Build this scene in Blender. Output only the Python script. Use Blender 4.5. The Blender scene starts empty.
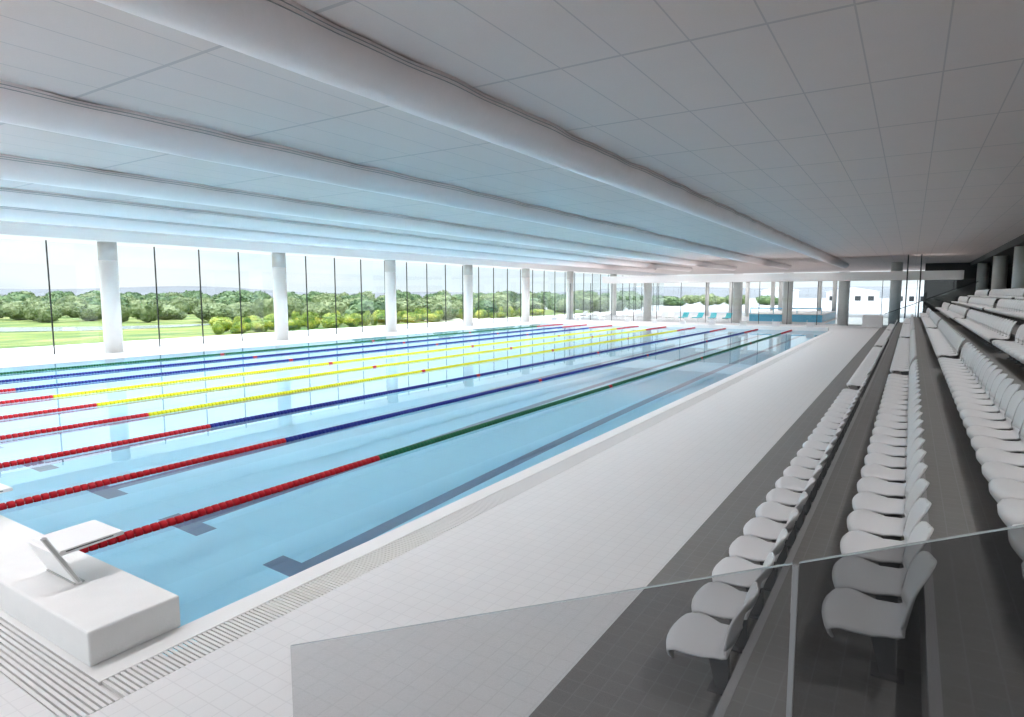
import bpy, bmesh, math, random
from mathutils import Vector, Matrix
random.seed(7)
S = bpy.context.scene
COL = S.collection

# ------------------------------------------------------------------ camera
F_PX = 626.93
CAM = Vector((-2.797, -5.216, 2.860))
YAW, PIT, ROL = 0.565014, -0.102626, -0.001808
FW = Vector((math.cos(YAW)*math.cos(PIT), math.sin(YAW)*math.cos(PIT), math.sin(PIT)))
RT = Vector((math.sin(YAW), -math.cos(YAW), 0))
UP = RT.cross(FW)
R2 = math.cos(ROL)*RT + math.sin(ROL)*UP
U2 = -math.sin(ROL)*RT + math.cos(ROL)*UP
cd = bpy.data.cameras.new('camera')
cam = bpy.data.objects.new('camera', cd)
COL.objects.link(cam)
cd.sensor_fit = 'HORIZONTAL'
cd.sensor_width = 36
cd.lens = F_PX*36/1024
cd.clip_start = 0.05
cd.clip_end = 2000
m = Matrix.Identity(4)
for i in range(3):
    m[i][0] = R2[i]; m[i][1] = U2[i]; m[i][2] = -FW[i]; m[i][3] = CAM[i]
cam.matrix_world = m
S.camera = cam

def to_px(P):
    d = Vector(P) - CAM
    z = d.dot(FW)
    if z < .1:
        return None
    return 512+F_PX*d.dot(R2)/z, 358.5-F_PX*d.dot(U2)/z, z

# ------------------------------------------------------------------ materials
def mat(name, col, rough=.6, metal=0.0, spec=.5, bump=None, var=None):
    """Principled; var=(scale, amount) mottles the colour; bump=(scale, strength)."""
    M = bpy.data.materials.new(name); M.use_nodes = True
    nt = M.node_tree; N = nt.nodes; L = nt.links
    b = N['Principled BSDF']
    b.inputs['Base Color'].default_value = (*col, 1)
    b.inputs['Roughness'].default_value = rough
    b.inputs['Metallic'].default_value = metal
    b.inputs['Specular IOR Level'].default_value = spec
    if var or bump:
        g = N.new('ShaderNodeNewGeometry')
    if var:
        n = N.new('ShaderNodeTexNoise'); n.inputs['Scale'].default_value = var[0]; n.inputs['Detail'].default_value = 5
        L.new(g.outputs['Position'], n.inputs['Vector'])
        mx = N.new('ShaderNodeMix'); mx.data_type = 'RGBA'
        a = var[1]
        mx.inputs[6].default_value = (*[c*(1-a) for c in col], 1)
        mx.inputs[7].default_value = (*[min(1, c*(1+a)) for c in col], 1)
        L.new(n.outputs['Fac'], mx.inputs[0]); L.new(mx.outputs[2], b.inputs['Base Color'])
    if bump:
        n2 = N.new('ShaderNodeTexNoise'); n2.inputs['Scale'].default_value = bump[0]
        L.new(g.outputs['Position'], n2.inputs['Vector'])
        bp = N.new('ShaderNodeBump'); bp.inputs['Strength'].default_value = bump[1]; bp.inputs['Distance'].default_value = .02
        L.new(n2.outputs['Fac'], bp.inputs['Height']); L.new(bp.outputs['Normal'], b.inputs['Normal'])
    return M

def tile_mat(name, col, seam, px, py, ox, oy, w, rough=.6, var=(3, .04), speck=None, jit=0.0, spec=.5):
    """Tiles px by py with joints of width w, laid in the horizontal plane."""
    M = bpy.data.materials.new(name); M.use_nodes = True
    nt = M.node_tree; N = nt.nodes; L = nt.links
    b = N['Principled BSDF']; b.inputs['Roughness'].default_value = rough
    b.inputs['Specular IOR Level'].default_value = spec
    g = N.new('ShaderNodeNewGeometry'); sx = N.new('ShaderNodeSeparateXYZ')
    L.new(g.outputs['Position'], sx.inputs[0])
    def math_(op, a, bb):
        n = N.new('ShaderNodeMath'); n.operation = op
        for i, v in enumerate((a, bb)):
            if v is None: continue
            if isinstance(v, (int, float)): n.inputs[i].default_value = v
            else: L.new(v, n.inputs[i])
        return n.outputs[0]
    def joint(ax, p, o, w):
        t = math_('ADD', sx.outputs[ax], -o + 200*p)
        t = math_('MODULO', t, p)
        return math_('LESS_THAN', t, w), math_('FLOOR', math_('DIVIDE', math_('ADD', sx.outputs[ax], -o+200*p), p), None)
    w2 = w if isinstance(w, tuple) else (w, w)
    jx, cx = joint(0, px, ox, w2[0]); jy, cy = joint(1, py, oy, w2[1])
    j = math_('MAXIMUM', jx, jy)
    n = N.new('ShaderNodeTexNoise'); n.inputs['Scale'].default_value = var[0]; n.inputs['Detail'].default_value = 6
    L.new(g.outputs['Position'], n.inputs['Vector'])
    mx = N.new('ShaderNodeMix'); mx.data_type = 'RGBA'
    a = var[1]
    mx.inputs[6].default_value = (*[c*(1-a) for c in col], 1)
    mx.inputs[7].default_value = (*[min(1, c*(1+a)) for c in col], 1)
    fac = n.outputs['Fac']
    if jit:
        cb = N.new('ShaderNodeCombineXYZ'); L.new(cx, cb.inputs[0]); L.new(cy, cb.inputs[1])
        wn = N.new('ShaderNodeTexWhiteNoise'); L.new(cb.outputs[0], wn.inputs['Vector'])
        fac = math_('ADD', math_('MULTIPLY', wn.outputs['Value'], jit), math_('MULTIPLY', fac, 1-jit))
    if speck:
        v = N.new('ShaderNodeTexNoise'); v.inputs['Scale'].default_value = speck[0]; v.inputs['Detail'].default_value = 1
        L.new(g.outputs['Position'], v.inputs['Vector'])
        fac = math_('ADD', math_('MULTIPLY', v.outputs['Fac'], speck[1]), math_('MULTIPLY', fac, 1-speck[1]))
    L.new(fac, mx.inputs[0])
    m2 = N.new('ShaderNodeMix'); m2.data_type = 'RGBA'
    L.new(j, m2.inputs[0]); L.new(mx.outputs[2], m2.inputs[6]); m2.inputs[7].default_value = (*seam, 1)
    L.new(m2.outputs[2], b.inputs['Base Color'])
    return M

def glass_mat(name, tint, rough=0.0):
    M = bpy.data.materials.new(name); M.use_nodes = True
    nt = M.node_tree; N = nt.nodes; L = nt.links; N.clear()
    o = N.new('ShaderNodeOutputMaterial'); mx = N.new('ShaderNodeMixShader')
    t = N.new('ShaderNodeBsdfTransparent'); t.inputs[0].default_value = (*tint, 1)
    gl = N.new('ShaderNodeBsdfGlossy'); gl.inputs['Roughness'].default_value = rough
    fr = N.new('ShaderNodeFresnel'); gg = N.new('ShaderNodeNewGeometry')
    mr = N.new('ShaderNodeMapRange'); mr.inputs[3].default_value = 1.5; mr.inputs[4].default_value = 1/1.5   # a pane reflects alike on both faces
    L.new(gg.outputs['Backfacing'], mr.inputs[0]); L.new(mr.outputs[0], fr.inputs['IOR'])
    L.new(fr.outputs[0], mx.inputs[0]); L.new(t.outputs[0], mx.inputs[1]); L.new(gl.outputs[0], mx.inputs[2])
    L.new(mx.outputs[0], o.inputs[0])
    return M

def water_mat(name, tint=(.985, 1.0, 1.0)):
    M = bpy.data.materials.new(name); M.use_nodes = True
    nt = M.node_tree; N = nt.nodes; L = nt.links; N.clear()
    o = N.new('ShaderNodeOutputMaterial'); mx = N.new('ShaderNodeMixShader')
    t = N.new('ShaderNodeBsdfRefraction'); t.inputs['Color'].default_value = (*tint, 1); t.inputs['IOR'].default_value = 1.33; t.inputs['Roughness'].default_value = 0
    gl = N.new('ShaderNodeBsdfGlossy'); gl.inputs['Roughness'].default_value = 0.0
    fr = N.new('ShaderNodeFresnel'); fr.inputs['IOR'].default_value = 1.5
    g = N.new('ShaderNodeNewGeometry')
    n = N.new('ShaderNodeTexNoise'); n.inputs['Scale'].default_value = .5; n.inputs['Detail'].default_value = 2
    L.new(g.outputs['Position'], n.inputs['Vector'])
    bp = N.new('ShaderNodeBump'); bp.inputs['Strength'].default_value = .012; bp.inputs['Distance'].default_value = .05
    L.new(n.outputs['Fac'], bp.inputs['Height'])
    for s in (t, gl, fr): L.new(bp.outputs[0], s.inputs['Normal'])
    L.new(fr.outputs[0], mx.inputs[0]); L.new(t.outputs[0], mx.inputs[1]); L.new(gl.outputs[0], mx.inputs[2])
    L.new(mx.outputs[0], o.inputs[0])
    return M

def leaf_mat(name, c1, c2, c3):
    M = bpy.data.materials.new(name); M.use_nodes = True
    nt = M.node_tree; N = nt.nodes; L = nt.links
    b = N['Principled BSDF']; b.inputs['Roughness'].default_value = .7
    g = N.new('ShaderNodeNewGeometry')
    n = N.new('ShaderNodeTexNoise'); n.inputs['Scale'].default_value = .9; n.inputs['Detail'].default_value = 6; n.inputs['Roughness'].default_value = .7
    L.new(g.outputs['Position'], n.inputs['Vector'])
    r = N.new('ShaderNodeValToRGB'); e = r.color_ramp.elements
    e[0].position = .36; e[0].color = (*c1, 1); e[1].position = .66; e[1].color = (*c3, 1)
    k = e.new(.5); k.color = (*c2, 1)
    L.new(n.outputs['Fac'], r.inputs[0]); L.new(r.outputs[0], b.inputs['Base Color'])
    return M

MT = dict(
    ceiling=tile_mat('ceiling_tile', (.625, .535, .505), (.475, .415, .40), 3.0, .895, 2.17, -1.86, (.06, .022), .9, (2, .06), (45, .6), .12, .2),
    deck=tile_mat('deck_tile', (.75, .75, .75), (.68, .68, .68), .15, .15, 0, 0, .009, .55, (2.5, .05), (35, .3), .2),
    coping=mat('coping_stone', (.82, .82, .81), .5, var=(4, .03)),
    channel=mat('drain_channel', (.66, .66, .66), .8),
    grate=mat('grate_plastic', (.74, .74, .73), .5),
    darkfloor=tile_mat('dark_stone_tile', (.225, .222, .215), (.26, .26, .26), .15, .15, .1, -3.17, .009, .6, (3, .12), (30, .2), .25),
    riser=mat('dark_riser', (.2, .2, .2), .6, var=(3, .1)),
    nosing=mat('step_nosing', (.34, .34, .35), .5),
    white=mat('white_paint', (.82, .82, .82), .5),
    plinth=mat('white_concrete', (.80, .80, .79), .6, var=(6, .04), bump=(60, .15)),
    column=mat('column_concrete', (.80, .80, .79), .7, var=(4, .04), bump=(30, .15)),
    darker_top=mat('column_darker_top', (.50, .50, .49), .7, var=(8, .06)),
    concrete=mat('grey_concrete', (.66, .655, .64), .8, var=(2.5, .1), bump=(25, .2)),
    darkwall=mat('dark_wall', (.035, .035, .037), .7, var=(2, .15)),
    duct=mat('duct_fabric', (.83, .75, .735), .8, spec=.2, var=(5, .03), bump=(12, .15)),
    seam=mat('duct_seam', (.40, .40, .40), .8),
    mullion=mat('black_metal', (.02, .022, .025), .4, .3),
    pane=glass_mat('window_glass', (.97, .985, .985)),
    barrier=glass_mat('barrier_glass', (.85, .855, .86)),
    dark_pane=glass_mat('darker_barrier_glass', (.63, .635, .64)),
    edge=mat('polished_glass_edge', (.50, .55, .57), .2, .1),
    water=water_mat('pool_water'),
    basin=mat('pool_tile_blue', (.43, .80, .98), .5, var=(3, .03)),
    lane=mat('lane_tile_slate', (.17, .25, .38), .5),
    red=mat('red_float', (.42, .004, .012), .55, spec=.25),
    blue=mat('blue_float', (.006, .018, .20), .55, spec=.25),
    green=mat('green_float', (.004, .11, .045), .55, spec=.25),
    yellow=mat('yellow_float', (.64, .64, .01), .55, spec=.25),
    cable=mat('steel_cable', (.45, .45, .46), .35, .9),
    seat=mat('seat_plastic', (.76, .76, .77), .4, var=(2, .02)),
    bracket=mat('seat_bracket', (.16, .16, .165), .5, .2),
    platform=mat('platform_top', (.86, .86, .86), .4),
    steel=mat('brushed_steel', (.50, .51, .50), .35, .8),
    shadowgap=mat('rubber_black', (.03, .03, .03), .6),
    terrace=mat('terrace_stone', (.86, .86, .85), .7, var=(1, .03)),
    tank=mat('blue_tank', (.08, .50, .76), .35),
    leisure_tile=mat('leisure_tile', (.50, .51, .52), .4, var=(1, .08)),
    leisure_water=mat('leisure_water', (.10, .30, .42), .06, spec=.8),
    turq=mat('turquoise_fabric', (.05, .50, .58), .7),
    bark=mat('bark', (.10, .08, .05), .9),
    leafg=leaf_mat('leaf_grey_green', (.05, .085, .025), (.15, .20, .075), (.32, .36, .18)),
    leafd=leaf_mat('leaf_dark_green', (.03, .07, .025), (.08, .15, .05), (.20, .27, .11)),
    leafl=leaf_mat('leaf_lime', (.05, .13, .008), (.20, .28, .03), (.46, .45, .08)),
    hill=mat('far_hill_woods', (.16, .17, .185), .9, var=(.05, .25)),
)

# ------------------------------------------------------------------ mesh helpers
def new_mesh(name, bm, mats, smooth=False):
    me = bpy.data.meshes.new(name)
    bm.to_mesh(me); bm.free()
    for k in (mats if isinstance(mats, (list, tuple)) else [mats]):
        me.materials.append(MT[k])
    if smooth:
        for p in me.polygons: p.use_smooth = True
    return me

def link(name, me, parent=None, loc=None):
    o = bpy.data.objects.new(name, me); COL.objects.link(o)
    if parent: o.parent = parent
    if loc: o.location = loc
    return o

def obj(name, bm, mats, parent=None, loc=None, smooth=False):
    return link(name, new_mesh(name, bm, mats, smooth), parent, loc)

def tag(o, label, cat, group=None, kind=None):
    o['label'] = label; o['category'] = cat
    if group: o['group'] = group
    if kind: o['kind'] = kind
    return o

def struct(name, bm, mats, parent=None, smooth=False, loc=None):
    o = obj(name, bm, mats, parent, loc, smooth)
    if parent is None: o['kind'] = 'structure'
    return o

def empty(name, loc, rz=0):
    o = bpy.data.objects.new(name, None); COL.objects.link(o)
    o.location = loc; o.rotation_euler = (0, 0, rz); o.empty_display_size = .2
    return o

def box(bm, x0, x1, y0, y1, z0, z1, mi=0):
    v = [bm.verts.new(p) for p in ((x0,y0,z0),(x1,y0,z0),(x1,y1,z0),(x0,y1,z0),(x0,y0,z1),(x1,y0,z1),(x1,y1,z1),(x0,y1,z1))]
    fs = [bm.faces.new([v[i] for i in q]) for q in ((3,2,1,0),(4,5,6,7),(0,1,5,4),(1,2,6,5),(2,3,7,6),(3,0,4,7))]
    for f in fs: f.material_index = mi
    return v

def bevel(bm, w, seg=2):
    bmesh.ops.bevel(bm, geom=bm.edges[:], offset=w, segments=seg, affect='EDGES', profile=.5)

def cyl(bm, p0, p1, r, n=16, r1=None, mi=0, cap=True):
    p0, p1 = Vector(p0), Vector(p1); d = (p1-p0).normalized()
    a = d.orthogonal().normalized(); b = d.cross(a)
    r1 = r if r1 is None else r1
    A = [bm.verts.new(p0+r*(math.cos(t)*a+math.sin(t)*b)) for t in [2*math.pi*i/n for i in range(n)]]
    B = [bm.verts.new(p1+r1*(math.cos(t)*a+math.sin(t)*b)) for t in [2*math.pi*i/n for i in range(n)]]
    for i in range(n):
        f = bm.faces.new((A[i], A[(i+1)%n], B[(i+1)%n], B[i])); f.smooth = True; f.material_index = mi
    if cap:
        f = bm.faces.new(A[::-1]); f.material_index = mi
        f = bm.faces.new(B); f.material_index = mi

def prism(bm, pts, ax, a0, a1, mi=0):
    """Extrude a 2-D outline along axis ax ('x': pts are (y,z); 'y': pts are (x,z))."""
    def P(p, a): return (a, p[0], p[1]) if ax == 'x' else (p[0], a, p[1])
    A = [bm.verts.new(P(p, a0)) for p in pts]; B = [bm.verts.new(P(p, a1)) for p in pts]
    n = len(pts); fs = []
    for i in range(n): fs.append(bm.faces.new((A[i], A[(i+1)%n], B[(i+1)%n], B[i])))
    fs.append(bm.faces.new(A[::-1])); fs.append(bm.faces.new(B))
    for f in fs: f.material_index = mi
    bmesh.ops.recalc_face_normals(bm, faces=fs)

ORD = ['first','second','third','fourth','fifth','sixth','seventh','eighth','ninth','tenth','eleventh','twelfth','thirteenth',
       'fourteenth','fifteenth','sixteenth','seventeenth','eighteenth','nineteenth','twentieth','twenty-first','twenty-second',
       'twenty-third','twenty-fourth','twenty-fifth','twenty-sixth','twenty-seventh','twenty-eighth','twenty-ninth','thirtieth']

# ------------------------------------------------------------------ the room shell
ZC = 5.96
XE = 60.0          # glazed end of the hall
WY = 29.5          # window wall
HEAD = 5.43

# deck, with the pool cut out
bm = bmesh.new()
box(bm, -14, 60, -3.17, -.62, -.25, 0)
box(bm, -14, -1.08, -.62, 29.6, -.25, 0)
box(bm, -.74, 0, 25.05, 29.6, -.25, 0)
box(bm, -1.08, -.74, 25.6, 29.6, -.25, 0)
box(bm, 0, 60, 25.05, 29.6, -.25, 0)
box(bm, 50.05, 60, -.62, 25.05, -.25, 0)
struct('floor', bm, 'deck')
bm = bmesh.new()
box(bm, -.74, 50.05, -.28, -.03, -.25, .002)
box(bm, -.74, -.0, -.03, 25.05, -.25, .0015)
struct('trim_1', bm, 'coping')
bm = bmesh.new()
box(bm, -1.08, 50.05, -.62, -.28, -.25, -.03)
box(bm, -1.08, -.74, -.28, 25.6, -.25, -.03)
struct('floor_drain_channel', bm, 'channel')
g = empty('drain_grate', (-.74, -.45, 0))
tag(g, 'pale slatted drain grate running along the spectator side of the pool', 'drain grate')
bm = bmesh.new()
x = -.72
while x < 50:
    box(bm, x+.74, x+.74+.025, -.165, .165, -.03, 0); x += .041
obj('slats', bm, 'grate', g)
g = empty('drain_grate', (-.91, 0, 0))
tag(g, 'pale drain grate with long bars behind the starting end plinth', 'drain grate')
bm = bmesh.new()
for k in range(8):
    x = -.16+k*.041
    box(bm, x, x+.026, -.61, 25.5, -.03, 0)
obj('slats', bm, 'grate', g)

# pool basin
D = 1.62
bm = bmesh.new()
box(bm, -.06, 50.1, -.05, 25.1, -D-.3, -D)
box(bm, -.3, 0, -.35, 25.4, -D-.3, -.012)
box(bm, 50.0, 50.3, -.35, 25.4, -D-.3, -.012)
box(bm, -.3, 50.3, -.35, -.03, -D-.3, -.26)
box(bm, -.3, 50.3, 25.05, 25.4, -D-.3, -.26)
basin = struct('floor_pool_basin', bm, 'basin')
for k in range(10):
    y = 1.25+2.5*k
    bm = bmesh.new()
    box(bm, 2.4, 47.6, y-.125, y+.125, -D, -D+.004)
    box(bm, 2.1, 2.42, y-.5, y+.5, -D, -D+.004)
    box(bm, 47.58, 47.9, y-.5, y+.5, -D, -D+.004)
    obj('lane_marking', bm, 'lane', basin)
bm = bmesh.new()
v = [bm.verts.new(p) for p in ((0, -.03, -.012), (50.0, -.03, -.012), (50.0, 25.05, -.012), (0, 25.05, -.012))]
bm.faces.new(v)
w = struct('water_pool', bm, 'water')

# ceiling
bm = bmesh.new()
box(bm, -14, 100, -10.05, 30.2, ZC, ZC+.4)
struct('ceiling', bm, 'ceiling')
bm = bmesh.new()     # lintel above the windows
box(bm, -14, 100, WY-.12, 30.2, HEAD, ZC)
struct('trim_2', bm, 'white')

# window wall: one window per bay, black mullion between bays
n = 0
x = 10.8-2.52*9
while x < 98:
    n += 1
    bm = bmesh.new(); box(bm, x, x+2.52, WY-.006, WY+.006, 0, HEAD)
    o = struct('window_%d' % n, bm, 'pane')
    bm = bmesh.new(); box(bm, x-.022, x+.022, WY-.04, WY+.03, 0, HEAD)
    obj('mullion', bm, 'mullion', o)
    x += 2.52
# glazed end under the bulkhead, and its mullions
for k in range(16):
    y = 29.4-2.5*(k+1)
    n += 1
    bm = bmesh.new(); box(bm, XE-.006, XE+.006, y, y+2.5, 0, 4.05)
    o = struct('window_%d' % n, bm, 'pane')
    bm = bmesh.new(); box(bm, XE-.03, XE+.03, y-.022, y+.022, 0, 4.0)
    obj('mullion', bm, 'mullion', o)
bm = bmesh.new(); box(bm, 57.7, 60.2, -8.6, 22.0, 3.95, 4.64)
struct('beam_end', bm, 'white')

# near glazed gable behind the camera
for k in range(14):
    y = 29.4-2.5*(k+1)
    n += 1
    bm = bmesh.new(); box(bm, -13.0, -12.98, y, y+2.5, 0, ZC)
    o = struct('window_%d' % n, bm, 'pane')
    bm = bmesh.new(); box(bm, -13.05, -12.95, y-.03, y+.03, 0, ZC)
    obj('mullion', bm, 'mullion', o)

# columns
def column(x, y, h, r, m='column', darker_top=True, z0=0.0):
    bm = bmesh.new(); cyl(bm, (0,0,0), (0,0,h-(.9 if darker_top else 0)), r, 40)
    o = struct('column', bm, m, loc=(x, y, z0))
    if darker_top:
        bm = bmesh.new(); cyl(bm, (0,0,h-.9), (0,0,h), r, 40)  # top stretch of the shaft in a darker grey
        obj('darker_top', bm, 'darker_top', o)
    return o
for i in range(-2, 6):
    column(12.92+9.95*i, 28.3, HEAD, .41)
bm = bmesh.new(); box(bm, -14, 100, 27.7, WY-.12, HEAD, ZC)
struct('beam_window', bm, 'white')
for y in (0, 4.7, 9.3, 18.6):
    column(61.9, y, 4.8, .43, 'concrete', False)
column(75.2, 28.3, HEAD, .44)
column(72, -3.85, ZC, .5, 'concrete', False)

# stands
RISE, TREAD = .46, 1.005
Y0 = -4.39
bm = bmesh.new()
box(bm, -.66, 59.9, Y0, -3.17, -.25, 0.0)
for k in range(1, 6):
    y1 = Y0-TREAD*(k-1)
    y0 = -9.6 if k == 5 else y1-TREAD
    box(bm, -.66, 58.2, y0, y1, -.25, RISE*k, 0)
struct('floor_stand', bm, 'darkfloor')
for k in range(1, 6):
    y1 = Y0-TREAD*(k-1)
    bm = bmesh.new(); box(bm, -.66, 58.2, y1-.05, y1+.004, RISE*k-.05, RISE*k+.004)
    struct('trim_%d' % (k+2), bm, 'nosing')
bm = bmesh.new(); box(bm, -14, 100, -16, -9.6, -.25, 2.3)
struct('floor_concourse', bm, 'darkfloor')
bm = bmesh.new(); box(bm, -14, -.66, -9.6, -3.17, -.25, 0)
struct('floor_landing', bm, 'darkfloor')
bm = bmesh.new(); box(bm, -14, 100, -16.2, -16, -.25, 6.2)
struct('wall_back', bm, 'darkwall')
bm = bmesh.new(); box(bm, -14, 100, -16, -10.05, 5.55, 6.36)
struct('ceiling_concourse', bm, 'darkwall')
for x in (21.5, 32.8, 44.2, 55.4, 68.5):
    column(x, -10.6, 5.55-2.3, .45, 'concrete', False, 2.3)
bm = bmesh.new(); box(bm, 76, 76.3, -16, -6.3, 0, 5.95)
struct('wall_end', bm, 'darkwall')

# ------------------------------------------------------------------ fabric air ducts
H = ZC-CAM.z
DUCTY = [1.0, 6.6, 12.4, 17.6, 22.1]
DLAB = ['widest-looking white fabric air duct, running over the spectator side of the pool',
        'second white fabric air duct from the stands, along the grey ceiling',
        'third white fabric air duct from the stands, over mid pool',
        'fourth white fabric air duct from the stands, over the far lanes',
        'white fabric air duct closest to the window wall']
R = .47
for i, yc in enumerate(DUCTY):
    t = empty('air_duct', (-13, yc, ZC))
    tag(t, DLAB[i], 'air duct', 'fabric air ducts under the ceiling')
    bm = bmesh.new(); L = 86.0; NS, NA = 344, 20
    rng = random.Random(i)
    rows = []
    ph = [rng.uniform(0, 6) for _ in range(4)]
    for s in range(NS+1):
        x = L*s/NS
        row = []
        for a in range(NA+1):
            th = math.pi*a/NA          # 0 at the stands side, pi at the window side
            w = max(0, 1-th/.5)        # puckered top edge
            rip = w*.022*(math.sin(x*2.3+ph[0])+.7*math.sin(x*4.1+ph[1])+.5*math.sin(x*.9+ph[2]))
            rr = R+rip+.003*math.sin(x*3.1+th*2)
            row.append(bm.verts.new((x, -rr*math.cos(th), -rr*math.sin(th)*1.02-.005+rip*.4*w)))
        rows.append(row)
    for s in range(NS):
        for a in range(NA):
            bm.faces.new((rows[s][a], rows[s][a+1], rows[s+1][a+1], rows[s+1][a]))
    bm.faces.new(rows[0]); bm.faces.new(rows[-1][::-1])
    obj('duct_skin', bm, 'duct', t, smooth=True)
    for j, off in enumerate((.03, .075)):   # stitched seam cords along the top edge
        bm = bmesh.new(); prev = None
        for s in range(NS+1):
            x = L*s/NS
            th = .10+j*.10
            rip = max(0, 1-th/.5)*.022*(math.sin(x*2.3+ph[0])+.7*math.sin(x*4.1+ph[1])+.5*math.sin(x*.9+ph[2]))
            rr = R+rip+.004
            c = Vector((x, -rr*math.cos(th), -rr*math.sin(th)*1.02-.005+rip*.3))
            ring = [bm.verts.new(c+Vector((0, .007*math.cos(q), .007*math.sin(q)))) for q in (0, 1.57, 3.14, 4.71)]
            if prev:
                for q in range(4): bm.faces.new((prev[q], prev[(q+1)%4], ring[(q+1)%4], ring[q]))
            prev = ring
        obj('seam_cord', bm, 'seam', t, smooth=True)

# ------------------------------------------------------------------ lane ropes
def disc_bm(bm=None, x=0.0, mi=0):
    bm = bm or bmesh.new()
    prof = [(-.039, .022), (-.039, .057), (-.032, .064), (.032, .064), (.039, .057), (.039, .022)]
    n = 14; rings = []
    for px, r in prof:
        rings.append([bm.verts.new((x+px, r*math.cos(2*math.pi*q/n), r*math.sin(2*math.pi*q/n))) for q in range(n)])
    for a in range(len(prof)-1):
        for q in range(n):
            f = bm.faces.new((rings[a][q], rings[a][(q+1)%n], rings[a+1][(q+1)%n], rings[a+1][q])); f.material_index = mi; f.smooth = True
    f = bm.faces.new(rings[0]); f.material_index = mi
    f = bm.faces.new(rings[-1][::-1]); f.material_index = mi
    return bm
DISC = {k: new_mesh('float_disc', disc_bm(), k) for k in ('red', 'blue', 'green', 'yellow')}
RC = ['green', 'blue', 'blue', 'yellow', 'yellow', 'yellow', 'blue', 'blue', 'green']
RLAB = ['green and red lane rope, the one beside the spectator deck', 'dark blue lane rope with red end, second from the spectator deck',
        'dark blue lane rope bordering the yellow ones on the spectator side', 'yellow lane rope with red end on the spectator side of the yellow three',
        'middle yellow lane rope of the three, at the centre of the pool', 'yellow lane rope with red end on the window side of the yellow three',
        'dark blue lane rope next to the yellow ropes, window side', 'dark blue lane rope second from the window wall',
        'green lane rope closest to the window wall']
P = .1
for k in range(1, 10):
    c = RC[k-1]
    t = empty('lane_rope', (0, 2.5*k, 0))
    tag(t, RLAB[k-1], 'lane rope', 'floating lane ropes across the pool')
    bm = bmesh.new(); cyl(bm, (.04, 0, 0), (50, 0, 0), .012, 8)
    obj('cable', bm, 'cable', t)
    bm = bmesh.new(); first = True
    # discs that the picture shows largest: from where the rope enters the frame
    start = {1: 2, 2: 1, 3: 9, 4: 18, 5: 27, 6: 36, 7: 45, 8: 53, 9: 62}[k]
    for i in range(1, 499):
        x = .05+P*i
        if x < 5 or x > 45: cc = 'red'
        elif any(abs(x-q) < .11 for q in (15, 25, 35)): cc = 'red'
        else: cc = c
        if start <= i < start+100:
            d = link('float_disc', DISC[cc], t, (x, 0, 0))
        else:
            disc_bm(bm, x, 0 if cc == c else 1)
    o = obj('float_row', bm, [c, 'red'], t); o['kind'] = 'stuff'

# ------------------------------------------------------------------ starting plinths and platforms
bm = bmesh.new(); box(bm, -.36, .36, -12.54, 12.54, 0, .285); bevel(bm, .018, 3)
PL = new_mesh('starting_plinth', bm, 'plinth')
o = link('starting_plinth', PL, None, (-.33, 12.51, 0.0)); tag(o, 'low white concrete plinth under the starting block beside the drain grate', 'plinth')
o = link('starting_plinth', PL, None, (50.45, 12.51, 0.0)); tag(o, 'low white concrete plinth across the far end of the pool', 'plinth')

def platform_meshes():
    Wd = .275
    bm = bmesh.new()
    prism(bm, [(-.135, .300), (-.10, .345), (.40, .362), (.425, .355), (.425, .322), (-.10, .295)], 'y', -Wd, Wd)
    bevel(bm, .006, 2)
    top = new_mesh('platform_top', bm, 'platform')
    bm = bmesh.new()       # dark slot along the sides of the plate
    prism(bm, [(-.06, .322), (.33, .337), (.33, .346), (-.06, .331)], 'y', -.002, .002)
    slot = new_mesh('side_slot', bm, 'shadowgap')
    bm = bmesh.new()       # leaning support panel under the plate
    prism(bm, [(.0, 0.0), (.030, 0.0), (-.105, .30), (-.13, .335), (-.15, .325)], 'y', -Wd+.01, Wd)
    bevel(bm, .004, 2)
    panel = new_mesh('support_panel', bm, 'platform')
    bm = bmesh.new()       # slanted side strut that rises past the plate as a hand grip
    prism(bm, [(.0, 0.0), (.048, 0.0), (-.20, .505), (-.225, .515), (-.245, .50)], 'y', -Wd-.012, -Wd+.012)
    bevel(bm, .004, 2)
    strut = new_mesh('side_strut', bm, 'platform')
    bm = bmesh.new()
    prism(bm, [(.010, .02), (.036, .02), (-.205, .488), (-.232, .488)], 'y', -Wd-.0135, -Wd-.010)
    side = new_mesh('edge_plate', bm, 'steel')
    bm = bmesh.new()
    box(bm, -.02, .07, -Wd, Wd, 0, .014); bevel(bm, .003, 1)
    foot = new_mesh('base_plate', bm, 'steel')
    return dict(platform_top=top, side_slot=slot, support_panel=panel, side_strut=strut, edge_plate=side, base_plate=foot)
PM = platform_meshes()
def platform(x, y, rz, label):
    t = empty('starting_block', (x, y, .285), rz)
    tag(t, label, 'starting block', 'starting blocks on the pool ends')
    a = link('platform_top', PM['platform_top'], t)
    for s in (-.275, .275): link('side_slot', PM['side_slot'], a, (0, s, 0))
    link('support_panel', PM['support_panel'], t)
    b = link('side_strut', PM['side_strut'], t); link('edge_plate', PM['edge_plate'], b)
    link('base_plate', PM['base_plate'], t)
platform(-.35, 1.225, 0, 'white starting block with slanted support on the plinth beside the drain grate')
platform(-.35, 3.72, 0, 'white starting block tip reaching over the water, second from the grate corner')
for k in range(10):
    if k == 0: lb = 'white starting block across the pool, first from the spectator deck'
    elif k == 9: lb = 'white starting block across the pool, nearest the window wall'
    else: lb = 'white starting block across the pool, %s from the spectator deck' % ORD[k]
    platform(50.5, 1.25+2.5*k, math.pi, lb)

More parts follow.
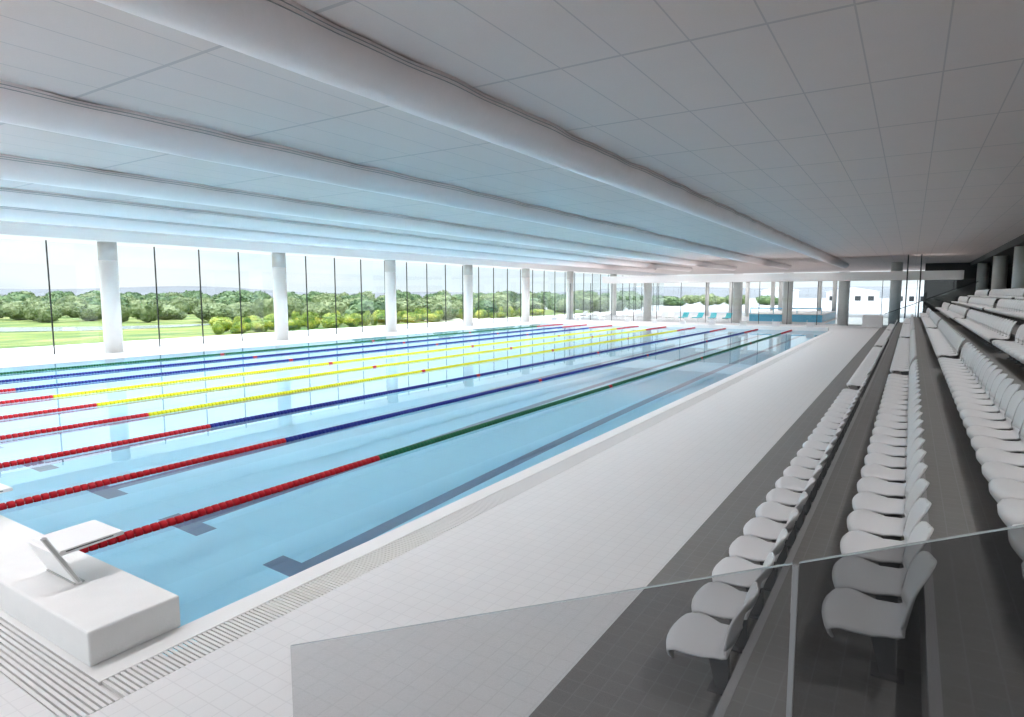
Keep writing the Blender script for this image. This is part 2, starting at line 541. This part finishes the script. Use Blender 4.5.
# ------------------------------------------------------------------ spectator seats
PROF = [(.030, -.085, .235), (.004, -.050, .272), (.000, -.020, .290), (.018, .000, .304), (.07, .012, .309), (.14, .010, .308), (.21, .002, .292),
        (.28, -.008, .266), (.35, -.014, .252), (.41, -.010, .248), (.448, .010, .250), (.468, .05, .258), (.478, .11, .274),
        (.490, .18, .292), (.507, .25, .298), (.530, .31, .294), (.553, .355, .274), (.572, .385, .235), (.583, .402, .18), (.588, .410, .10)]
TS = [-1, -.9, -.72, -.45, -.15, .15, .45, .72, .9, 1]
def seat_rows(rows):
    bm = bmesh.new(); G = []
    for (d, z, hw) in rows:
        r = []
        back = d > .46
        for t in TS:
            y = -d; zz = z; 
            if back: y += .035*abs(t)**2.2
            else:
                zz -= .028*t**4*(1 if d < .3 else .4)
                y -= .055*abs(t)**2.6*max(0, 1-d/.2)
            r.append(bm.verts.new((hw*t*.962, y, zz)))
        G.append(r)
    for a in range(len(G)-1):
        for b in range(len(TS)-1):
            bm.faces.new((G[a][b], G[a+1][b], G[a+1][b+1], G[a][b+1]))
    bmesh.ops.recalc_face_normals(bm, faces=bm.faces[:])
    bmesh.ops.solidify(bm, geom=bm.faces[:]+bm.edges[:]+bm.verts[:], thickness=.014)
    bmesh.ops.recalc_face_normals(bm, faces=bm.faces[:])
    return bm
SEAT_UP = .38       # seat above its tread
pan_bm = seat_rows(PROF[:12]); PAN = new_mesh('seat_pan', pan_bm, 'seat', True)
back_bm = seat_rows(PROF[11:]); BACK = new_mesh('backrest', back_bm, 'seat', True)
def bracket_bm():
    bm = bmesh.new()
    box(bm, -.09, .09, -.40, -.22, -.05, -.02)
    prism(bm, [(-.24, -.04), (-.40, -.04), (-.42, -SEAT_UP), (-.33, -SEAT_UP)], 'x', -.03, .03)
    box(bm, -.08, .08, -.46, -.28, -SEAT_UP, -SEAT_UP+.015)
    return bm
BRK = new_mesh('pedestal', bracket_bm(), 'bracket')
blocks = [[15.28-.62*j for j in range(22, -1, -1)], [16.81+.62*j for j in range(23)], [32.35+.62*j for j in range(23)], [47.95+.62*j for j in range(15)]]
ROWN = ['lowest', 'second', 'third', 'fourth', 'fifth', 'top']
AIS = ['the glass barrier', 'the first aisle', 'the second aisle', 'the third aisle']
seats = []
for r in range(6):
    y = -3.84-1.005*r; z = RISE*r+SEAT_UP
    for b, xs in enumerate(blocks):
        for j, x in enumerate(xs):
            q = to_px((x, y-.5, z+.35)); q2 = to_px((x, y, z))
            if q is None: continue
            inside = (-20 < q[0] < 1040 and q[1] < 740) or (-20 < q2[0] < 1040 and q2[1] < 740)
            if not inside: continue
            seats.append((q[2], r, b, j, x, y, z))
seats.sort()
rest = bmesh.new()
pan_src = PAN; 
for i, (dep, r, b, j, x, y, z) in enumerate(seats):
    if i < 300:
        t = empty('stadium_seat', (x, y, z))
        tag(t, 'white moulded stand seat, %s row, %s seat beyond %s' % (ROWN[r], ORD[j], AIS[b]), 'seat', 'white seats of the spectator stand')
        link('seat_pan', PAN, t); link('backrest', BACK, t); link('pedestal', BRK, t)
    else:
        for me in (PAN, BACK, BRK):
            n0 = len(rest.verts)
            rest.from_mesh(me); rest.verts.ensure_lookup_table()
            for v in rest.verts[n0:]: v.co += Vector((x, y, z))
if len(rest.verts):
    o = obj('stadium_seats', rest, 'seat', smooth=True)
    tag(o, 'distant white seats filling the far blocks of the spectator stand', 'seats', None, 'stuff')

# ------------------------------------------------------------------ glass barrier at the near end of the stand
GX = -.72
t = empty('glass_barrier', (GX, -2.48, 0))
tag(t, 'grey tinted glass barrier with sloping top at the near end of the stand', 'glass barrier')
def gz(y): return .965+(-2.48-y)*.4246
for a, b in ((-2.48, -4.945), (-4.965, -7.4)):
    bm = bmesh.new()
    prism(bm, [(a+2.48, 0.0), (a+2.48, gz(a)), (b+2.48, gz(b)), (b+2.48, 0.0)], 'x', -.006, .006)
    p = obj('glass_pane', bm, 'barrier' if a > -3 else 'dark_pane', t)  # second pane tinted darker than the first
    bm = bmesh.new()
    prism(bm, [(a+2.48, gz(a)), (a+2.48, gz(a)+.003), (b+2.48, gz(b)+.003), (b+2.48, gz(b))], 'x', -.006, .006)
    obj('top_edge', bm, 'edge', p)
bm = bmesh.new()
box(bm, -.007, .007, -4.963+2.48, -4.947+2.48, 0, gz(-4.95)-.004)
obj('joint_strip', bm, 'nosing', t)

# ------------------------------------------------------------------ far end: low white wall, end screen of the stand
bm = bmesh.new(); box(bm, -.5, .5, -.75, .75, 0, 1.0); bevel(bm, .03, 2)
o = obj('counter', bm, 'white', None, (58.9, -2.55, 0)); tag(o, 'low white counter block where the lowest seat row ends', 'counter')
t = empty('end_screen', (58.6, -3.4, 0)); tag(t, 'bluish clear glass screen closing the distant end of the stand', 'glass screen')
bm = bmesh.new(); prism(bm, [(0, 0), (0, 1.1), (-6.2, 3.75), (-6.2, 0)], 'x', -.01, .01)
obj('glass_pane', bm, 'pane', t)
bm = bmesh.new(); cyl(bm, (0, 0, 1.12), (0, -6.2, 3.77), .025, 8); obj('handrail', bm, 'mullion', t)
for y in (-4.86, -5.76):
    bm = bmesh.new(); cyl(bm, (0, 0, 0), (0, 0, ZC-.7), .05, 10)
    o = obj('hanger_post', bm, 'mullion', None, (57.5, y, .7)); tag(o, 'thin black post between beam and stand, %s from the pool' % ('first' if y > -5.3 else 'second'), 'post')

# leisure hall beyond the glass
bm = bmesh.new(); box(bm, 60, 100, -9, 29.6, -.25, 0); struct('floor_leisure', bm, 'leisure_tile')
t = empty('leisure_pool', (67, 1.3, 0)); tag(t, 'raised blue leisure pool tank behind the glazed end of the hall', 'pool')
bm = bmesh.new(); box(bm, -1.0, 12, .8, 7.7, 0, .72); bevel(bm, .04, 2); obj('tank', bm, 'tank', t)
bm = bmesh.new(); box(bm, -1.05, 12, .75, 7.75, .72, .80); obj('rim', bm, 'white', t)
bm = bmesh.new(); cyl(bm, (-.9, .9, 1.35), (-.9, 7.6, 1.35), .05, 8)
for k in range(4): cyl(bm, (-.9, .9+k*2.233, .8), (-.9, .9+k*2.233, 1.35), .03, 8)
obj('railing', bm, 'tank', t)
bm = bmesh.new(); box(bm, 63, 82, -7.5, 1.6, .0, .006)
struct('water_leisure_pool', bm, 'leisure_water')
for i, (x, y) in enumerate([(80, 17.2), (80, 14.2), (80, 12.2), (80, 9.2), (80, 8.3), (80, 4.0), (80, 2.4)]):
    column(x, y, 4.42, .24, 'concrete', False)

bm = bmesh.new(); box(bm, 79.7, 80.3, 1.5, 18.5, 4.42, 4.72); struct('beam_leisure', bm, 'concrete')

def lounger_meshes():
    f = bmesh.new()
    box(f, -.95, .95, -.34, -.28, .28, .34); box(f, -.95, .95, .28, .34, .28, .34)
    for s in (-.95, .35, .89): box(f, s, s+.06, -.28, .28, .28, .34)
    fr = new_mesh('frame', f, 'white')
    mm = bmesh.new(); box(mm, -.95, .35, -.3, .3, .34, .42); bevel(mm, .02, 2)
    b = bmesh.new(); prism(b, [(.35, .34), (.35, .42), (.93, .86), (.99, .80)], 'y', -.3, .3); bevel(b, .015, 2)
    l = bmesh.new(); cyl(l, (0, 0, 0), (0, 0, .28), .03, 8)
    return fr, mm, b, new_mesh('leg', l, 'white')
fr, mm, bb, lg = lounger_meshes()
MW = new_mesh('mattress', mm, 'white'); BW = new_mesh('backrest', bb, 'white')
_, mm, bb, _ = lounger_meshes()
MQ = new_mesh('mattress', mm, 'turq'); BQ = new_mesh('backrest', bb, 'turq')
for i in range(12):
    y = 10.6+1.5*i
    tq = i < 4
    t = empty('sun_lounger', (63.4, y, 0), .12*math.sin(i*2.1))
    tag(t, ('turquoise' if tq else 'white')+' reclining lounger behind the glazed end, %s of its colour from the blue tank' % ORD[i if tq else i-4], 'lounger', 'loungers behind the glazed end')
    link('frame', fr, t); link('mattress', MQ if tq else MW, t); link('backrest', BQ if tq else BW, t)
    for sx in (-.9, .9):
        for sy in (-.31, .31): link('leg', lg, t, (sx, sy, 0))

# ------------------------------------------------------------------ outdoors
bm = bmesh.new(); box(bm, -30, 100, 29.6, 35.6, -.25, -.005); struct('terrace', bm, 'terrace')
M = bpy.data.materials.new('meadow'); M.use_nodes = True
nt = M.node_tree; N = nt.nodes; LK = nt.links
g = N.new('ShaderNodeNewGeometry'); mp = N.new('ShaderNodeMapping')
mp.inputs['Rotation'].default_value = (0, 0, -.5); mp.inputs['Scale'].default_value = (.5, 1.6, 1)
LK.new(g.outputs['Position'], mp.inputs['Vector'])
nz = N.new('ShaderNodeTexNoise'); nz.inputs['Scale'].default_value = .3; nz.inputs['Detail'].default_value = 9; nz.inputs['Roughness'].default_value = .65
LK.new(mp.outputs[0], nz.inputs['Vector'])
r = N.new('ShaderNodeValToRGB'); e = r.color_ramp.elements
e[0].position = .38; e[0].color = (.07, .15, .03, 1); e[1].position = .66; e[1].color = (.36, .34, .15, 1)
k = e.new(.47); k.color = (.13, .20, .035, 1); k = e.new(.55); k.color = (.24, .27, .06, 1)
LK.new(nz.outputs['Fac'], r.inputs[0]); LK.new(r.outputs[0], N['Principled BSDF'].inputs['Base Color'])
N['Principled BSDF'].inputs['Roughness'].default_value = .9
MT['meadow'] = M
bm = bmesh.new()
box(bm, -300, 500, 35.6, 700, -.6, -.06); pass
struct('ground_meadow', bm, 'meadow')
bm = bmesh.new(); box(bm, 100, 500, -200, 75, -.6, -.055)
MT['gravel'] = mat('pale_gravel', (.36, .37, .38), .9, var=(.2, .12))
struct('ground_gravel', bm, 'gravel')
def fan(u, d):
    h = Vector((FW.x, FW.y)).normalized(); rr = Vector((RT.x, RT.y))
    return Vector((CAM.x, CAM.y)) + d*(h + rr*(u-512)/F_PX)
# pale stream across the meadow
bm = bmesh.new()
up = [fan(u, d) for u, d in ((-300, 56), (0, 56), (80, 57), (150, 59), (220, 63))]
dn = [fan(u, d) for u, d in ((220, 61), (150, 54), (80, 50.5), (0, 49.5), (-300, 49))]
vs = [bm.verts.new((p.x, p.y, -.03)) for p in up+dn]
bm.faces.new(vs); bmesh.ops.recalc_face_normals(bm, faces=bm.faces[:])
MT['stream'] = mat('stream_water', (.55, .60, .58), .12, spec=.6, var=(.6, .15))
struct('stream', bm, 'stream')
# pale sand path among the bushes
bm = bmesh.new()
up = [fan(u, d) for u, d in ((300, 72), (380, 74), (470, 75), (560, 78))]
dn = [fan(u, d) for u, d in ((560, 72), (470, 69), (380, 69), (300, 70))]
vs = [bm.verts.new((p.x, p.y, -.045)) for p in up+dn]
bm.faces.new(vs)
MT['sand'] = mat('sand', (.70, .66, .52), .9, var=(.5, .1))
struct('path_sand', bm, 'sand')

def bush_mesh(kind, seed, ragged):
    rng = random.Random(seed)
    bm = bmesh.new()
    lob = []
    for _ in range(7):
        a = rng.uniform(0, 6.28); q = rng.uniform(0, .5)
        lob.append((Vector((q*math.cos(a), q*math.sin(a), rng.uniform(.25, .62))), rng.uniform(.28, .42)))
    lob.append((Vector((0, 0, .45)), .5))
    for c, rad in lob:
        b0 = len(bm.verts)
        ret = bmesh.ops.create_icosphere(bm, subdivisions=3, radius=rad)
        for v in ret['verts']:
            k = 1+rng.uniform(-.13, .13)*ragged
            v.co = c+Vector((v.co.x*k, v.co.y*k, v.co.z*k*.85))
            if v.co.z < .02: v.co.z = .02
    for _ in range(1500):
        c, rad = rng.choice(lob)
        d = Vector((rng.gauss(0, 1), rng.gauss(0, 1), rng.gauss(0, 1))).normalized()
        p = c+Vector((d.x*rad, d.y*rad, d.z*rad*.85))*rng.uniform(.97, 1.2)
        if p.z < .05: continue
        s = rng.uniform(.025, .065)
        a = Vector((rng.gauss(0, 1), rng.gauss(0, 1), rng.gauss(0, 1))).normalized()*s
        b = a.orthogonal().normalized()*s
        q = [bm.verts.new(p+o) for o in (a, b*.6, -a, -b*.6)]
        bm.faces.new(q)
    rm = max(math.hypot(v.co.x, v.co.y) for v in bm.verts); zm = max(v.co.z for v in bm.verts)
    for v in bm.verts: v.co = Vector((v.co.x*.5/rm, v.co.y*.5/rm, v.co.z/zm))
    return new_mesh('foliage', bm, kind)
def trunk_mesh():
    bm = bmesh.new(); cyl(bm, (0, 0, 0), (0, 0, .5), .05, 8, .03)
    return new_mesh('stem', bm, 'bark')
STEM = trunk_mesh()
BM = {k: [bush_mesh(k, 10*i+s, 1.0) for s in range(3)] for i, k in enumerate(('leafg', 'leafd', 'leafl'))}
def shrub(x, y, w, h, kind, name, label, cat, group):
    t = empty(name, (x, y, -.08), random.uniform(0, 6.28)); t.scale = (w, w, h)
    tag(t, label, cat, group)
    link('foliage', random.choice(BM[kind]), t); link('stem', STEM, t)
PLACED = [(Vector((178.5, -6.5)), 14), (Vector((188.5, 8)), 16), (Vector((193.5, 27)), 14)]   # where the far buildings stand
def free(p, w):
    if any((p-q).length < .5*(w+v) for q, v in PLACED): return False
    PLACED.append((p.copy(), w)); return True
def outside(p): return p.y > 37.5 or p.x > 104
for i in range(500):       # rounded grey-green shrubs beyond the meadow
    p = fan(random.uniform(-160, 620), random.uniform(66, 96))
    w = random.uniform(3.2, 6.5)
    if not outside(p) or not free(p, w): continue
    shrub(p.x, p.y, w, random.uniform(1.9, 2.7), 'leafg' if random.random() < .75 else 'leafd', 'shrub',
          'grey-green rounded shrub in the mid-distance band beyond the meadow', 'shrub', 'rounded shrubs beyond the meadow')
for i in range(900):      # tree line
    d = random.uniform(98, 165)
    p = fan(random.uniform(-200, 640), d)
    w = random.uniform(4.5, 10)
    if not outside(p) or not free(p, w): continue
    h = 2.9+(d-98)/67*1.3
    shrub(p.x, p.y, w, random.uniform(.82, 1.05)*h, 'leafd' if random.random() < .7 else 'leafg', 'tree',
          'dark green tree in the distant line along the horizon', 'tree', 'trees along the horizon')
for i in range(40):       # scattered trees past the gravel yard
    p = fan(random.uniform(640, 770), random.uniform(150, 190)); w = random.uniform(5, 9)
    if not outside(p) or not free(p, w): continue
    shrub(p.x, p.y, w, random.uniform(2.2, 3.2), random.choice(('leafg', 'leafd')), 'tree',
          'pale green tree past the gravel yard behind the loungers', 'tree', 'trees past the gravel yard')
for i in range(2600):       # lime bushes just past the terrace
    u = random.uniform(205, 480)
    p = Vector((random.uniform(22, 72), random.uniform(37.2, 44)))
    q = to_px((p.x, p.y, 0))
    w = random.uniform(1.6, 2.9) if i < 700 else random.uniform(.8, 1.5)
    if q[0] < 215 or not free(p, w): continue
    shrub(p.x, p.y, w, random.uniform(.8, 1.45), 'leafl', 'bush',
          'lime green low bush growing past the white terrace', 'bush', 'lime bushes past the terrace')
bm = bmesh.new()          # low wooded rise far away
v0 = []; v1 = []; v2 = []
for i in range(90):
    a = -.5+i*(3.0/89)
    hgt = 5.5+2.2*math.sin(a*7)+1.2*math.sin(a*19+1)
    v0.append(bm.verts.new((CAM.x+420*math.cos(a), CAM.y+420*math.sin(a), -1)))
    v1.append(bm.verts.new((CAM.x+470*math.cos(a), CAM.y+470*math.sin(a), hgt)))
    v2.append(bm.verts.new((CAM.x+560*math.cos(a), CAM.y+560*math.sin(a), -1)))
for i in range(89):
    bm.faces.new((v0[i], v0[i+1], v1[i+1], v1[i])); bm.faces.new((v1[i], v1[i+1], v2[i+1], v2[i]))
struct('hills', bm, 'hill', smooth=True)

for i, (x, y, w, h, lb) in enumerate([(175, -6.5, 9, 4.2, 'pale low building seen past the end column, on gravel ground'), (185, 8, 12, 3.4, 'wide pale low building far beyond the blue tank'),
                                  (190, 27, 9, 3.8, 'pale low building far beyond the turquoise loungers')]):
    t = empty('building', (x, y, -.06)); tag(t, lb, 'building')
    bm = bmesh.new(); box(bm, 0, 7, -w/2, w/2, 0, h); obj('walls', bm, 'plinth', t)
    bm = bmesh.new(); prism(bm, [(-w/2-.4, h), (0, h+1.1), (w/2+.4, h)], 'x', -.4, 7.4); obj('roof', bm, 'concrete', t)
    for k in range(4):
        bm = bmesh.new(); box(bm, -.05, .05, -w/2+w*(k+.3)/4, -w/2+w*(k+.75)/4, 1.0, 2.2); obj('window', bm, 'mullion', t)

# ------------------------------------------------------------------ light
W = bpy.data.worlds.new('sky'); S.world = W; W.use_nodes = True
nt = W.node_tree; N = nt.nodes; LK = nt.links
bg = N['Background']
tc = N.new('ShaderNodeTexCoord'); sp = N.new('ShaderNodeSeparateXYZ'); LK.new(tc.outputs['Generated'], sp.inputs[0])
rp = N.new('ShaderNodeValToRGB'); e = rp.color_ramp.elements
e[0].position = 0.0; e[0].color = (.98, 1.02, 1.04, 1)
e[1].position = .45; e[1].color = (3.0, 3.2, 3.5, 1)
k = e.new(.10); k.color = (.95, 1.04, 1.10, 1)
k = e.new(.2); k.color = (1.9, 2.0, 2.15, 1)
LK.new(sp.outputs[2], rp.inputs[0])
mp = N.new('ShaderNodeMapping'); mp.inputs['Scale'].default_value = (2, 2, 9); LK.new(tc.outputs['Generated'], mp.inputs[0])
nz = N.new('ShaderNodeTexNoise'); nz.inputs['Scale'].default_value = 1.6; nz.inputs['Detail'].default_value = 6; LK.new(mp.outputs[0], nz.inputs['Vector'])
r2 = N.new('ShaderNodeValToRGB'); e = r2.color_ramp.elements
e[0].position = .42; e[0].color = (.88, .96, 1.0, 1); e[1].position = .6; e[1].color = (1.05, 1.05, 1.04, 1)
LK.new(nz.outputs['Fac'], r2.inputs[0])
mx = N.new('ShaderNodeMix'); mx.data_type = 'RGBA'; mx.blend_type = 'MULTIPLY'; mx.inputs[0].default_value = 1
LK.new(rp.outputs[0], mx.inputs[6]); LK.new(r2.outputs[0], mx.inputs[7])
LK.new(mx.outputs[2], bg.inputs[0]); bg.inputs[1].default_value = 1.0

sl = bpy.data.lights.new('sun', 'SUN'); sl.energy = 2.4; sl.angle = .02; sl.color = (1, .97, .92)
so = bpy.data.objects.new('sun', sl); COL.objects.link(so)
d = Vector((.12, -.36, -.92)).normalized()     # travelling from beyond the windows, high up
so.rotation_euler = d.to_track_quat('-Z', 'Y').to_euler()

# added fill lights, kept out of view on the window side of every duct
for i, yc in enumerate(DUCTY):
    for xa, xb, k in ((-8, 56, 1.0), (62, 86, .6)):
        al = bpy.data.lights.new('duct_fill_light', 'AREA'); al.shape = 'RECTANGLE'
        al.size = xb-xa; al.size_y = .45; al.spread = math.radians(160 if i < 2 else 125)
        al.energy = (xb-xa)*k*(17 if i == 0 else 24 if i == 1 else 37)
        al.color = (1.0, .98, 1.0)
        ao = bpy.data.objects.new('duct_fill_light', al); COL.objects.link(ao)
        ao.location = ((xa+xb)/2, yc+R+.26, ZC-.02)
# added spots that brighten the stand, without any fittings
for k in range(16):
    sp = bpy.data.lights.new('stand_fill_spot', 'SPOT'); sp.energy = 165; sp.spot_size = math.radians(150); sp.spot_blend = 1
    sp.shadow_soft_size = .04; sp.color = (1, .98, .96)
    so = bpy.data.objects.new('stand_fill_spot', sp); COL.objects.link(so)
    so.location = (-2+4*k, -6.75, ZC-.03)

S.view_settings.view_transform = 'Standard'
S.view_settings.look = 'None'
S.view_settings.exposure = 0.1
S.view_settings.gamma = 1.0
S.view_settings.use_curve_mapping = False
S.cycles.max_bounces = 10
S.cycles.diffuse_bounces = 5
S.cycles.transparent_max_bounces = 16
S.cycles.caustics_refractive = True
S.cycles.caustics_reflective = True
S.cycles.blur_glossy = 0.5
S.cycles.sample_clamp_indirect = 0
